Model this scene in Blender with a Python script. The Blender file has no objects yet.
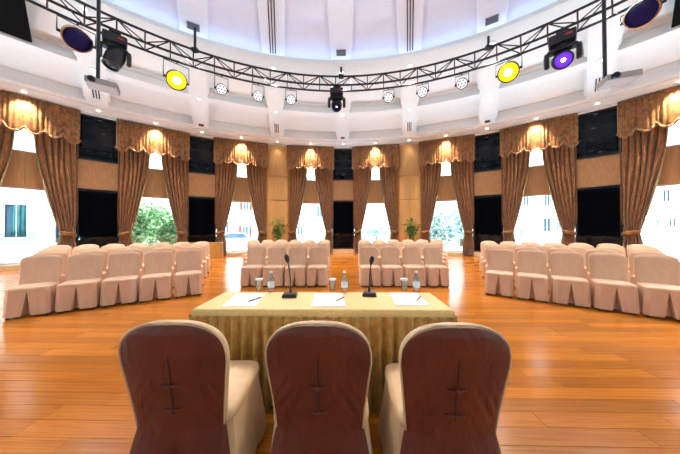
import bpy, math, random
from mathutils import Vector, Matrix
rnd = random.Random(11)
S, C_, PI = math.sin, math.cos, math.pi
scene = bpy.context.scene
col = scene.collection

# ------------------------------------------------------------------ camera
HC = 1.37
cam_d = bpy.data.cameras.new('camera'); cam = bpy.data.objects.new('camera', cam_d); col.objects.link(cam)
cam_d.sensor_width = 36.0; cam_d.lens = 36.0 * 236.0 / 680.0; cam_d.clip_start = 0.02; cam_d.clip_end = 300
yaw, pitch, roll = -0.0222, 0.0102, -0.0027
fwd = Vector((S(yaw) * C_(pitch), C_(yaw) * C_(pitch), S(pitch)))
rt = Vector((C_(yaw), -S(yaw), 0)); up = rt.cross(fwd)
r2 = C_(roll) * rt + S(roll) * up; u2 = -S(roll) * rt + C_(roll) * up
CAMP = Vector((0.1135, 0, HC))
cam.matrix_world = Matrix(((r2.x, u2.x, -fwd.x, CAMP.x), (r2.y, u2.y, -fwd.y, CAMP.y), (r2.z, u2.z, -fwd.z, CAMP.z), (0, 0, 0, 1)))
scene.camera = cam
def ray(px, py):
    return r2 * ((px - 340) / 236.0) + u2 * ((227 - py) / 236.0) + fwd
def at_y(px, py, y):
    d = ray(px, py); return CAMP + d * (y / d.y)
def at_z(px, py, z):
    d = ray(px, py); return CAMP + d * ((z - HC) / d.z)

# ------------------------------------------------------------------ world and exposure
world = bpy.data.worlds.new('sky'); scene.world = world; world.use_nodes = True
bg = world.node_tree.nodes['Background']; bg.inputs[0].default_value = (0.86, 0.93, 1.0, 1); bg.inputs[1].default_value = 3.2
sun_d = bpy.data.lights.new('sun', 'SUN'); sun_d.energy = 7.0; sun_d.angle = 0.01; sun_d.color = (1.0, 0.98, 0.95)
sun = bpy.data.objects.new('sun', sun_d); col.objects.link(sun)
sun.rotation_euler = Vector((-0.12, 0.62, -0.8)).to_track_quat('-Z', 'Y').to_euler()
vs = scene.view_settings
vs.view_transform = 'Standard'; vs.look = 'None'; vs.gamma = 1.0; vs.use_curve_mapping = False; vs.exposure = 0.74
DOWN_W, VAL_W, COVE_E, UP_FILL_W = 240.0, 480.0, 1.5, 300.0

def spot(name, loc, energy, color, size_deg, blend=0.6, radius=0.06, target=None, parent=None):
    d = bpy.data.lights.new(name, 'SPOT'); d.energy = energy; d.color = color; d.spot_size = math.radians(size_deg)
    d.spot_blend = blend; d.shadow_soft_size = radius
    o = bpy.data.objects.new(name, d); col.objects.link(o); o.location = loc
    v = Vector(target) - Vector(loc) if target else Vector((0, 0, -1))
    o.rotation_euler = v.to_track_quat('-Z', 'Y').to_euler()
    if parent: o.parent = parent
    return o

# ------------------------------------------------------------------ helpers
class MB:
    def __init__(s): s.v = []; s.f = []
    def add(s, verts, faces):
        n = len(s.v); s.v += [tuple(p) for p in verts]; s.f += [tuple(i + n for i in f) for f in faces]
        return s
    def box(s, c, d, rz=0.0, taper=1.0):
        cx, cy, cz = c; x, y, z = d[0] / 2, d[1] / 2, d[2] / 2; vs_ = []
        for k in (-1, 1):
            t = taper if k > 0 else 1.0
            for a, b in ((-1, -1), (1, -1), (1, 1), (-1, 1)):
                px, py = a * x * t, b * y * t
                vs_.append((cx + px * C_(rz) - py * S(rz), cy + px * S(rz) + py * C_(rz), cz + k * z))
        return s.add(vs_, [(3, 2, 1, 0), (4, 5, 6, 7), (0, 1, 5, 4), (1, 2, 6, 5), (2, 3, 7, 6), (3, 0, 4, 7)])
    def rings(s, rs, close=True, cap0=True, cap1=True):
        n = len(rs[0]); v = [p for r in rs for p in r]; f = []
        m = n if close else n - 1
        for i in range(len(rs) - 1):
            for j in range(m):
                k = (j + 1) % n
                f.append((i * n + j, i * n + k, (i + 1) * n + k, (i + 1) * n + j))
        if cap0 and close: f.append(tuple(range(n - 1, -1, -1)))
        if cap1 and close: f.append(tuple(range((len(rs) - 1) * n, len(rs) * n)))
        return s.add(v, f)
    def tube(s, pts, r, n=6, closed=False):
        pts = [Vector(p) for p in pts]; rs = []
        N = len(pts)
        for i, p in enumerate(pts):
            a = pts[(i - 1) % N] if (closed or i > 0) else p
            b = pts[(i + 1) % N] if (closed or i < N - 1) else p
            t = (b - a).normalized()
            ref = Vector((0, 0, 1)) if abs(t.z) < 0.95 else Vector((1, 0, 0))
            x = t.cross(ref).normalized(); y = x.cross(t)
            rr = r[i] if isinstance(r, (list, tuple)) else r
            rs.append([p + x * rr * C_(2 * PI * k / n) + y * rr * S(2 * PI * k / n) for k in range(n)])
        if closed: rs.append(rs[0]); return s.rings(rs, True, False, False)
        return s.rings(rs)
    def lathe(s, prof, n=16, c=(0, 0, 0), axis=None, cap0=True, cap1=True):
        q = Vector((0, 0, 1)).rotation_difference(Vector(axis)) if axis else None
        rs = []
        for r, z in prof:
            ring = []
            for k in range(n):
                p = Vector((r * C_(2 * PI * k / n), r * S(2 * PI * k / n), z))
                if q: p = q @ p
                ring.append(p + Vector(c))
            rs.append(ring)
        return s.rings(rs, True, cap0, cap1)
    def grid(s, fn, nu, nv):
        v = [fn(i / nu, j / nv) for j in range(nv + 1) for i in range(nu + 1)]
        f = [(j * (nu + 1) + i, j * (nu + 1) + i + 1, (j + 1) * (nu + 1) + i + 1, (j + 1) * (nu + 1) + i) for j in range(nv) for i in range(nu)]
        return s.add(v, f)
    def mesh(s, name, mat, smooth=False):
        me = bpy.data.meshes.new(name); me.from_pydata(s.v, [], s.f); me.update()
        if mat: me.materials.append(mat)
        if smooth:
            for p in me.polygons: p.use_smooth = True
            if smooth != 'all':
                try: me.set_sharp_from_angle(angle=math.radians(42))
                except Exception: pass
        return me
    def build(s, name, mat, parent=None, smooth=False, loc=(0, 0, 0), rz=0.0):
        return link(name, s.mesh(name, mat, smooth), parent, loc, rz)

def link(name, me, parent=None, loc=(0, 0, 0), rz=0.0):
    o = bpy.data.objects.new(name, me); col.objects.link(o); o.location = loc; o.rotation_euler = (0, 0, rz)
    if parent: o.parent = parent
    return o
def tag(o, label=None, cat=None, group=None, kind=None):
    if label: o['label'] = label
    if cat: o['category'] = cat
    if group: o['group'] = group
    if kind: o['kind'] = kind
    return o
def thing(name, label, cat, loc=(0, 0, 0), rz=0.0, group=None, kind=None):
    return tag(link(name, None, None, loc, rz), label, cat, group, kind)
def copy_tree(o, parent=None):
    c = o.copy(); col.objects.link(c); c.parent = parent
    for ch in list(o.children): copy_tree(ch, c)
    return c
def solid(o, t, off=0.0):
    m = o.modifiers.new('thick', 'SOLIDIFY'); m.thickness = t; m.offset = off; return o
def bevel(o, w, seg=2):
    m = o.modifiers.new('edge', 'BEVEL'); m.width = w; m.segments = seg; m.limit_method = 'ANGLE'; return o

# ------------------------------------------------------------------ materials
def lin(c):
    f = lambda x: x / 12.92 if x <= 0.04045 else ((x + 0.055) / 1.055) ** 2.4
    return tuple(f(x / 255.0) for x in c) + (1.0,)
class NT:
    def __init__(s, name):
        s.m = bpy.data.materials.new(name); s.m.use_nodes = True; s.t = s.m.node_tree; s.n = s.t.nodes
        s.b = s.n['Principled BSDF']
    def node(s, typ, **kw):
        n = s.n.new(typ)
        for k, v in kw.items():
            if k.startswith('i_'): n.inputs[int(k[2:]) if k[2:].isdigit() else k[2:]].default_value = v
            else: setattr(n, k, v)
        return n
    def l(s, a, b): s.t.links.new(a, b)
    def coords(s, scale=(1, 1, 1), src='Object'):
        tc = s.node('ShaderNodeTexCoord'); mp = s.node('ShaderNodeMapping'); mp.inputs['Scale'].default_value = scale
        s.l(tc.outputs[src], mp.inputs[0]); return mp.outputs[0]
    def bump(s, h, strength, dist=0.01):
        b = s.node('ShaderNodeBump'); b.inputs['Strength'].default_value = strength; b.inputs['Distance'].default_value = dist
        s.l(h, b.inputs['Height']); s.l(b.outputs[0], s.b.inputs['Normal'])
    def ramp(s, fac, c0, c1, p0=0.3, p1=0.7):
        r = s.node('ShaderNodeValToRGB'); e = r.color_ramp.elements
        e[0].color = c0; e[0].position = p0; e[1].color = c1; e[1].position = p1
        s.l(fac, r.inputs[0]); return r.outputs[0]
def plain(name, rgb, rough=0.6, metal=0.0, spec=0.5, noise=0.06, scale=8.0, bump=0.0, coat=0.0, sheen=0.0):
    t = NT(name); c = lin(rgb)
    n = t.node('ShaderNodeTexNoise'); n.inputs['Scale'].default_value = scale; n.inputs['Detail'].default_value = 4
    t.l(t.coords(), n.inputs[0])
    k0 = tuple(x * (1 - noise) for x in c[:3]) + (1,); k1 = tuple(min(1, x * (1 + noise)) for x in c[:3]) + (1,)
    t.l(t.ramp(n.outputs[0], k0, k1), t.b.inputs['Base Color'])
    t.b.inputs['Roughness'].default_value = rough; t.b.inputs['Metallic'].default_value = metal
    t.b.inputs['Specular IOR Level'].default_value = spec; t.b.inputs['Coat Weight'].default_value = coat
    t.b.inputs['Sheen Weight'].default_value = sheen
    if bump: t.bump(n.outputs[0], bump)
    return t.m
def glow(name, rgb, strength):
    t = NT(name); t.b.inputs['Base Color'].default_value = lin(rgb); t.b.inputs['Emission Color'].default_value = lin(rgb)
    t.b.inputs['Emission Strength'].default_value = strength
    return t.m
def fabric(name, c0, c1, rough=0.7, scale=(6, 6, 2), bump=0.35, dist=0.02, sheen=0.2, weave=220.0):
    t = NT(name); co = t.coords(scale)
    n = t.node('ShaderNodeTexNoise'); n.inputs['Scale'].default_value = 1.3; n.inputs['Detail'].default_value = 3; n.inputs['Distortion'].default_value = 0.6
    t.l(co, n.inputs[0])
    t.l(t.ramp(n.outputs[0], lin(c0), lin(c1), 0.3, 0.75), t.b.inputs['Base Color'])
    w = t.node('ShaderNodeTexNoise'); w.inputs['Scale'].default_value = weave; t.l(t.coords(), w.inputs[0])
    mx = t.node('ShaderNodeMath', operation='MULTIPLY_ADD'); mx.inputs[1].default_value = 0.06
    t.l(w.outputs[0], mx.inputs[0]); t.l(n.outputs[0], mx.inputs[2])
    t.bump(mx.outputs[0], bump, dist)
    t.b.inputs['Roughness'].default_value = rough; t.b.inputs['Sheen Weight'].default_value = sheen
    return t.m
def damask(name, c0, c1, rough=0.5, scale=9.0, sheen=0.3):
    t = NT(name); co = t.coords((1, 1, 0.75))
    v = t.node('ShaderNodeTexNoise'); v.inputs['Scale'].default_value = scale; v.inputs['Detail'].default_value = 5; v.inputs['Distortion'].default_value = 1.8
    t.l(co, v.inputs[0])
    t.l(t.ramp(v.outputs[0], lin(c0), lin(c1), 0.42, 0.6), t.b.inputs['Base Color'])
    t.bump(v.outputs[0], 0.2, 0.01)
    t.b.inputs['Roughness'].default_value = rough; t.b.inputs['Sheen Weight'].default_value = sheen
    return t.m
def wood(name, c0, c1, rough=0.35, scale=(1.5, 14, 14), rand=0.0, coat=0.0):
    t = NT(name); co = t.coords(scale)
    n = t.node('ShaderNodeTexNoise'); n.inputs['Scale'].default_value = 1.6; n.inputs['Detail'].default_value = 6; n.inputs['Distortion'].default_value = 0.8
    t.l(co, n.inputs[0]); out = t.ramp(n.outputs[0], lin(c0), lin(c1), 0.28, 0.72)
    if rand:
        g = t.node('ShaderNodeNewGeometry'); oi = t.node('ShaderNodeObjectInfo')
        a = t.node('ShaderNodeMath', operation='ADD'); t.l(g.outputs['Random Per Island'], a.inputs[0]); t.l(oi.outputs['Random'], a.inputs[1])
        fr = t.node('ShaderNodeMath', operation='FRACT'); t.l(a.outputs[0], fr.inputs[0])
        mr = t.node('ShaderNodeMapRange'); mr.inputs[3].default_value = 1 - rand; mr.inputs[4].default_value = 1 + rand * 0.7
        t.l(fr.outputs[0], mr.inputs[0])
        mul = t.node('ShaderNodeVectorMath', operation='SCALE'); t.l(out, mul.inputs[0]); t.l(mr.outputs[0], mul.inputs['Scale'])
        out = mul.outputs[0]
        off = t.node('ShaderNodeVectorMath', operation='ADD'); cmb = t.node('ShaderNodeCombineXYZ')
        sc_ = t.node('ShaderNodeMath', operation='MULTIPLY'); sc_.inputs[1].default_value = 57.0
        t.l(fr.outputs[0], sc_.inputs[0]); t.l(sc_.outputs[0], cmb.inputs[0]); t.l(sc_.outputs[0], cmb.inputs[1])
        t.l(co, off.inputs[0]); t.l(cmb.outputs[0], off.inputs[1]); t.l(off.outputs[0], n.inputs[0])
    t.l(out, t.b.inputs['Base Color']); t.bump(n.outputs[0], 0.04, 0.004)
    t.b.inputs['Roughness'].default_value = rough; t.b.inputs['Coat Weight'].default_value = coat; t.b.inputs['Coat Roughness'].default_value = 0.12
    return t.m
def thin_glass(name, tint=(0.94, 0.98, 0.98), refl=0.08):
    t = NT(name); o = t.n['Material Output']
    tr = t.node('ShaderNodeBsdfTransparent'); tr.inputs[0].default_value = tint + (1,)
    gl = t.node('ShaderNodeBsdfGlossy'); gl.inputs['Roughness'].default_value = 0.02
    lw = t.node('ShaderNodeLayerWeight'); lw.inputs[0].default_value = 0.25
    mm = t.node('ShaderNodeMath', operation='MULTIPLY_ADD'); mm.inputs[1].default_value = 0.7; mm.inputs[2].default_value = refl
    t.l(lw.outputs['Fresnel'], mm.inputs[0]); mm.use_clamp = True
    mx = t.node('ShaderNodeMixShader'); t.l(mm.outputs[0], mx.inputs[0]); t.l(tr.outputs[0], mx.inputs[1]); t.l(gl.outputs[0], mx.inputs[2])
    t.l(mx.outputs[0], o.inputs[0]); return t.m
def slub(name, c0, c1):
    t = NT(name); n = t.node('ShaderNodeTexNoise'); n.inputs['Scale'].default_value = 3; n.inputs['Detail'].default_value = 4
    t.l(t.coords((26, 26, 1.6)), n.inputs[0]); t.l(t.ramp(n.outputs[0], lin(c0), lin(c1), 0.32, 0.68), t.b.inputs['Base Color'])
    t.b.inputs['Roughness'].default_value = 0.75; t.bump(n.outputs[0], 0.3, 0.01); return t.m

M = dict(
    plaster=plain('ceiling_plaster', (228, 232, 234), 0.8, noise=0.02),
    dome=plain('dome_plaster', (220, 228, 250), 0.8, noise=0.02),
    rib=plain('rib_plaster', (228, 236, 252), 0.8, noise=0.02),
    plank=wood('floor_oak', (188, 98, 22), (230, 144, 44), 0.21, (1.3, 11, 11), 0.24, 0.2),
    slab=plain('floor_base', (70, 40, 22), 0.7),
    darkwall=wood('dark_wood_wall', (52, 34, 24), (74, 50, 34), 0.5, (6, 6, 1)),
    tan=slub('tan_wallcovering', (156, 116, 76), (186, 146, 102)),
    spandrel=wood('spandrel_veneer', (182, 134, 78), (204, 158, 100), 0.4, (14, 14, 1.2)),
    column=wood('column_veneer', (184, 138, 78), (202, 158, 96), 0.4, (10, 10, 1.0)),
    blackglass=plain('black_glass', (6, 7, 12), 0.03, spec=0.22, noise=0.0),
    blackframe=plain('black_frame', (12, 13, 22), 0.3, noise=0.0),
    stone=plain('beige_stone', (214, 190, 148), 0.4, noise=0.08),
    alu=plain('white_frame', (225, 228, 228), 0.4, noise=0.0),
    glass=thin_glass('window_glass'),
    drape=damask('bronze_drape', (122, 76, 32), (160, 106, 50), 0.55, 7.0),
    val=damask('bronze_valance', (112, 72, 32), (156, 106, 50), 0.45, 6.0),
    trim=damask('bullion_trim', (96, 54, 30), (186, 136, 80), 0.6, 30.0),
    braid=damask('pale_braid', (130, 122, 84), (184, 170, 124), 0.6, 30.0),
    peach=fabric('peach_cover', (216, 174, 138), (230, 192, 157)),
    satin=fabric('champagne_satin', (206, 168, 122), (226, 192, 148), 0.42, (5, 5, 2.2), 0.3, 0.03, 0.1),
    satinback=fabric('dark_brown_satin', (94, 34, 12), (114, 46, 18), 0.6, (7, 7, 3.2), 0.8, 0.03, 0.0),
    seam=plain('dark_seam_thread', (60, 30, 22), 0.8),  # dark thread of the centre seam on the chair backs
    foot=plain('dark_foot', (30, 24, 20), 0.5),
    gold=damask('gold_cloth', (238, 204, 128), (244, 212, 138), 0.45, 26.0, 0.1),
    goldskirt=damask('gold_skirt', (176, 132, 62), (196, 152, 78), 0.38, 10.0, 0.1),
    paper=plain('paper', (246, 244, 240), 0.8, noise=0.01),
    ink=plain('ink', (30, 34, 60), 0.4),
    black=plain('black_plastic', (16, 15, 16), 0.4),
    matte=plain('matte_black', (5, 4, 5), 0.9, spec=0.1),
    micbase=plain('mic_base', (44, 34, 30), 0.3),
    clear=thin_glass('clear_glass', (0.9, 0.95, 0.96), 0.14),
    label=plain('bottle_label', (236, 240, 244), 0.6, noise=0.03),
    cap=plain('white_cap', (240, 240, 242), 0.5),
    truss=plain('black_steel', (22, 22, 28), 0.4, 0.2),
    chrome=plain('chrome', (200, 200, 205), 0.18, 1.0, noise=0.0),
    bluelens=plain('dark_blue_lens', (16, 24, 84), 0.12, spec=0.25),
    headplastic=plain('head_plastic', (20, 18, 20), 0.35),
    red=plain('red_badge', (190, 24, 40), 0.4),
    vent=plain('vent_slot', (38, 38, 44), 0.6),
    ventgrey=plain('vent_grille', (150, 150, 156), 0.5),
    projector=plain('projector_shell', (160, 150, 148), 0.45),
    projside=plain('projector_side', (70, 62, 66), 0.5),
    lampwarm=glow('lamp_warm', (255, 236, 206), 6.0),
    lampcove=glow('lamp_cove', (238, 241, 255), COVE_E),
    yellow=glow('yellow_lens', (255, 206, 8), 1.3),
    purple=glow('purple_lens', (88, 36, 255), 1.2),
    whitehot=glow('white_core', (255, 250, 240), 12.0),
    led=glow('led_face', (232, 236, 244), 0.5),
    green=plain('palm_green', (76, 130, 52), 0.5, noise=0.3),
    leaf=plain('tree_leaf', (132, 172, 122), 0.6, noise=0.35, scale=2.0),
    leafblue=plain('bamboo_leaf', (152, 182, 180), 0.6, noise=0.35, scale=2.0),
    bark=plain('bark', (90, 76, 60), 0.8),
    pot=plain('brown_pot', (80, 52, 36), 0.4),
    bwhite=plain('render_white', (235, 238, 240), 0.8),
    bpink=plain('render_pale', (232, 222, 220), 0.8),
    bglass=plain('facade_glass', (70, 98, 124), 0.3),
    shutter=plain('red_shutter', (122, 62, 58), 0.6),
    teal=fabric('teal_curtain', (20, 90, 98), (44, 122, 128)),
    sheer=fabric('green_sheer', (120, 150, 120), (160, 186, 150)),
    paving=plain('paving', (226, 226, 224), 0.8, noise=0.1),
    car=plain('silver_car', (150, 170, 190), 0.3),
    tyre=plain('tyre', (30, 30, 32), 0.8),
)

# ------------------------------------------------------------------ room frame: a round hall
RC = -0.80            # y of the hall's axis
RW = 14.3             # wall radius
DA = 0.2577           # angle of a bay
ZS = 6.04             # soffit height
def P(r, a, z=0.0): return Vector((r * S(a), RC + r * C_(a), z))

# floor
mb = MB(); mb.lathe([(0.01, -0.3), (RW + 0.6, -0.3), (RW + 0.6, -0.022), (0.01, -0.022)], 96, (0, RC, 0))
floor = tag(mb.build('floor', M['slab']), kind='structure')
PW = 0.142
planks = []
row = 0; y = -5.0
while y < RC + RW:
    yc = y + PW / 2; dy = yc - RC
    half = math.sqrt(max(0.0, (RW - 0.02) ** 2 - dy * dy))
    x = -half - rnd.random() * 1.2
    while x < half:
        L = rnd.choice((0.9, 1.2, 1.5, 1.8, 1.8))
        a, b = max(x, -half), min(x + L, half)
        if b - a > 0.1: planks.append((a, b, yc))
        x += L
    y += PW; row += 1
def vis(p):
    xm, ym = (p[0] + p[1]) / 2 - CAMP.x, p[2]
    if ym < 1.30 or abs(xm) > 1.5 * ym + 0.9: return 1e9
    return math.hypot(xm, ym)
planks.sort(key=vis)
pm = MB().box((0, 0, -0.011), (1, 1, 0.022)).mesh('plank', M['plank'])
for a, b, yc in planks[:300]:
    o = link('plank', pm, floor, ((a + b) / 2, yc, rnd.uniform(-0.0008, 0.0))); o.scale = (b - a - 0.003, PW - 0.003, 1)
mb = MB()
for a, b, yc in planks[300:]: mb.box(((a + b) / 2, yc, -0.011), (b - a - 0.003, PW - 0.003, 0.022))
tag(mb.build('plank_field', M['plank'], floor), kind='stuff')

# ceiling: ring beams, radial beams, coffers, dome
def beamz(r):          # underside of the beams
    pts = [(8.05, 6.52), (10.9, 6.38), (11.2, 6.35), (13.3, 6.18), (14.3, 6.05)]
    if r <= 8.05: return 6.52
    for (a, za), (b, zb) in zip(pts, pts[1:]):
        if r <= b: return za + (zb - za) * (r - a) / (b - a)
    return 6.05
ceiling = tag(thing('ceiling', None, None, (0, RC, 0)), kind='structure')
def ringm(prof, n=192):
    m = MB(); rs = [[(r * S(2 * PI * k / n), r * C_(2 * PI * k / n), z) for k in range(n)] for r, z in prof + prof[:1]]
    return m.rings(rs, True, False, False)
CD = 0.40
ringm([(13.3, 6.18), (13.3, 6.32), (13.36, 6.32), (13.36, 6.9), (15.2, 6.9), (15.2, ZS + 0.02), (14.36, ZS + 0.02), (14.36, ZS - 0.02), (14.22, ZS - 0.02), (14.22, 6.1), (14.06, 6.13), (14.06, 6.09), (13.62, 6.15), (13.62, 6.19), (13.42, 6.19), (13.42, 6.17)]).build('cornice', M['plaster'], ceiling)
ringm([(10.88, 6.38), (10.88, 6.50), (10.94, 6.50), (10.94, 6.66), (10.90, 6.66), (10.90, 6.95), (11.20, 6.95), (11.24, 6.95), (11.24, 6.35)]).build('ring_beam', M['plaster'], ceiling)
ringm([(8.05, 6.52), (8.05, 6.62), (8.25, 6.62), (8.25, 6.56), (8.62, 6.56), (8.62, 7.05), (8.9, 7.05), (8.9, 6.48)]).build('ring_beam', M['plaster'], ceiling)
def sector(r0, r1, z0, z1, a0, a1, th, n=8, m=3):
    b = MB(); rs = []
    for i in range(n + 1):
        a = a0 + (a1 - a0) * i / n; ring = []
        for (r, z) in ((r0, z0), (r1, z1), (r1, z1 + th), (r0, z0 + th)): ring.append((r * S(a), r * C_(a), z))
        rs.append(ring)
    return b.rings(rs)
up_m = sector(8.85, 10.98, beamz(8.9) + CD, beamz(10.9) + CD, -DA / 2, DA / 2, 0.03).mesh('coffer_panel', M['plaster'])
lo_m = sector(11.2, 13.42, beamz(11.2) + CD, beamz(13.3) + CD, -DA / 2, DA / 2, 0.03).mesh('coffer_panel', M['plaster'])
def radial_beam(w, n=1):
    b = MB(); rs = []
    for r in (8.85, 10.9, 11.2, 13.4):
        z = beamz(r); rs.append([(-w / 2, r, z), (w / 2, r, z), (w / 2, r, z + CD + 0.1), (-w / 2, r, z + CD + 0.1)])
    return b.rings(rs)
bm_m = radial_beam(0.6).mesh('radial_beam', M['plaster'])
def mould():           # stepped moulding round the inside of a coffer, against a beam side
    b = MB()
    for r0, r1 in ((8.9, 10.84), (11.24, 13.3)):
        for s_ in (-1, 1):
            rs = []
            for r in (r0, r1):
                z = beamz(r); x0 = s_ * 0.30; x1 = s_ * 0.36
                rs.append([(x0, r, z + 0.13), (x1, r, z + 0.13), (x1, r, z + CD + 0.01), (x0, r, z + CD + 0.01)][::s_])
            b.rings(rs)
    return b
mo_m = mould().mesh('moulding', M['plaster'])
def domez(r): return 6.92 + 1.6 * (1 - (r / 8.62) ** 2)
def rib():
    b = MB(); rs = []; inner = []
    for i in range(15):
        r = 8.6 - i * 0.5; w = 0.66 * min(1, 0.25 + r / 5.0); z = domez(r) - (0.13 if r < 8.25 else 0.13)
        rs.append([(-w / 2, r, z), (w / 2, r, z), (w / 2 + 0.05, r, z + 0.2), (-w / 2 - 0.05, r, z + 0.2)])
    return b.rings(rs)
rib_m = rib().mesh('dome_rib', M['rib'], False)
def dome_panel():
    b = MB()
    def f(u, v):
        a = (u - 0.5) * DA; r = 8.62 * (1 - v) + 0.3 * v; return (r * S(a), r * C_(a), domez(r))
    return b.grid(f, 4, 20)
dp_m = dome_panel().mesh('dome_panel', M['dome'], True)
for k in range(-12, 13):
    a = -k * DA
    bo = link('radial_beam', bm_m, ceiling, (0, 0, 0), a); link('moulding', mo_m, bo)
    link('dome_rib', rib_m, ceiling, (0, 0, 0), a)
    if k < 12:
        a2 = a - DA / 2
        link('coffer_panel', up_m, ceiling, (0, 0, 0), a2); link('coffer_panel', lo_m, ceiling, (0, 0, 0), a2)
        solid(link('dome_panel', dp_m, ceiling, (0, 0, 0), a2), 0.03, 1)
# closing piece where the bays meet behind
b = MB(); rs = []
for r in (0.3, 8.3, 8.62, 13.4): 
    z = (domez(r) - 0.1) if r < 8.6 else 6.55
    w = 0.05 + r * 0.06; rs.append([(-w, -r, z), (w, -r, z), (w, -r, z + 0.4), (-w, -r, z + 0.4)])
b.rings(rs).build('closing_beam', M['plaster'], ceiling)
ringm([(0.01, 8.30), (0.7, 8.30), (0.75, 8.36), (0.75, 8.6), (0.01, 8.6)], 48).build('boss', M['dome'], ceiling)
# roof above keeps the sky out
ringm([(0.01, 9.2), (8.7, 7.3), (16.6, 7.1), (16.6, 7.2), (8.7, 7.4), (0.01, 9.3)]).build('roof_slab', M['plaster'], ceiling)
# light strip lying in the dome's cove
n = 96; m_ = MB(); rs = []
for r, z in ((8.32, 6.57), (8.48, 6.57), (8.48, 6.60), (8.32, 6.60), (8.32, 6.57)):
    rs.append([(r * S(2 * PI * k / n), r * C_(2 * PI * k / n), z) for k in range(n)])
cv = m_.rings(rs, True, False, False).build('cove_light', M['lampcove'], None, False, (0, RC, 0))
tag(cv, 'cool white light strip lying in the cove around the dome', 'light strip')
# black coffer fillings
def black_panel(a0, a1):
    o = sector(9.0, 10.83, beamz(9.0) + 0.06, beamz(10.83) + 0.04, a0, a1, 0.05).build('coffer_screen', M['matte'], None, False, (0, RC, 0))
    return tag(o, 'black panel closing a ceiling coffer, ' + ('purple-light side' if a0 > 0 else 'annex side'), 'ceiling panel', 'black panels in the ceiling coffers')
black_panel(-3.9 * DA, -3.40 * DA); black_panel(3.42 * DA, 3.9 * DA)

# wall: dark wall behind, piers and windows in front
def arcwall(a0, a1, r0, r1, z0, z1, n):
    b = MB(); rs = []
    for i in range(n + 1):
        a = a0 + (a1 - a0) * i / n
        rs.append([P(r, a, z) for r, z in ((r0, z0), (r1, z0), (r1, z1), (r0, z1))])
    return b.rings(rs)
AE = 4 * DA + 0.0444
AR = 8 * DA + 0.0444      # windows go on round the sides, the rear is a dark wall
tag(arcwall(AR, 2 * PI - AR, RW + 0.02, RW + 0.4, 0, 6.06, 48).build('wall_rear', M['darkwall']), kind='structure')
wall = tag(thing('wall_back', None, None, (0, RC, 0)), kind='structure')
arc = arcwall(-AR, AR, RW + 0.30, RW + 0.62, 5.75, 6.05, 96); arc.v = [(x, y - RC, z) for x, y, z in arc.v]
arc.build('lintel', M['spandrel'], wall)
PHW = 0.64
def loc_mesh(name, mat, fn, sm=False):
    b = MB(); fn(b); return b.mesh(name, mat, sm)
core_m = loc_mesh('pier_core', M['darkwall'], lambda b: b.box((0, RW + 0.38, 3.02), (1.26, 0.44, 6.04)))
tan_m = loc_mesh('wall_panel', M['tan'], lambda b: b.box((0, RW + 0.13, 3.62), (1.24, 0.06, 1.16)))
def gl(z0, z1):
    return lambda b: b.box((0, RW + 0.13, (z0 + z1) / 2), (1.12, 0.03, z1 - z0 - 0.1))
def fr(z0, z1):
    def f(b):
        for s_ in (-1, 1): b.box((s_ * 0.595, RW + 0.11, (z0 + z1) / 2), (0.07, 0.10, z1 - z0))
        b.box((0, RW + 0.11, z0 + 0.03), (1.12, 0.10, 0.06)); b.box((0, RW + 0.11, z1 - 0.03), (1.12, 0.10, 0.06))
    return f
gu_m = loc_mesh('glass_panel', M['blackglass'], gl(4.22, 6.03)); fu_m = loc_mesh('panel_frame', M['blackframe'], fr(4.22, 6.03))
gd_m = loc_mesh('glass_panel', M['blackglass'], gl(0.24, 3.02)); fd_m = loc_mesh('panel_frame', M['blackframe'], fr(0.24, 3.02))
bs_m = loc_mesh('plinth', M['stone'], lambda b: b.box((0, RW + 0.10, 0.12), (1.3, 0.2, 0.24)))
def drum(z0, z1):
    def f(b):
        rs = []
        for z, g in ((z0, 0.0), (z0 + 0.022, 0.03), (z1 - 0.022, 0.03), (z1, 0.0)):
            ring = [(-0.63, RW + 0.3, z)]
            for i in range(25):
                t = PI * i / 24; ring.append((-(0.63 + g) * C_(t), RW + 0.14 - (0.30 + g) * S(t), z))
            ring.append((0.63, RW + 0.3, z)); rs.append(ring)
        b.rings(rs)
    return f
drums = [loc_mesh('column_drum', M['column'], drum(z0, z1), True) for z0, z1 in ((0.22, 1.6), (1.6, 2.98), (2.98, 4.30), (4.30, 6.02))]
colbase = loc_mesh('column_base', M['stone'], lambda b: [b.box((0, RW + 0.1, 0.11), (1.34, 0.62, 0.22))])
for k in range(-8, 9):
    a = -k * DA
    co = link('pier_core', core_m, wall, (0, 0, 0), a)
    if abs(k) == 1:
        for d in drums: link('column_drum', d, wall, (0, 0, 0), a)
        link('column_base', colbase, wall, (0, 0, 0), a)
    else:
        link('wall_panel', tan_m, wall, (0, 0, 0), a)
        for g, f in ((gu_m, fu_m), (gd_m, fd_m)):
            gg = link('glass_panel', g, wall, (0, 0, 0), a); link('panel_frame', f, gg)
        link('plinth', bs_m, wall, (0, 0, 0), a)

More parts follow.
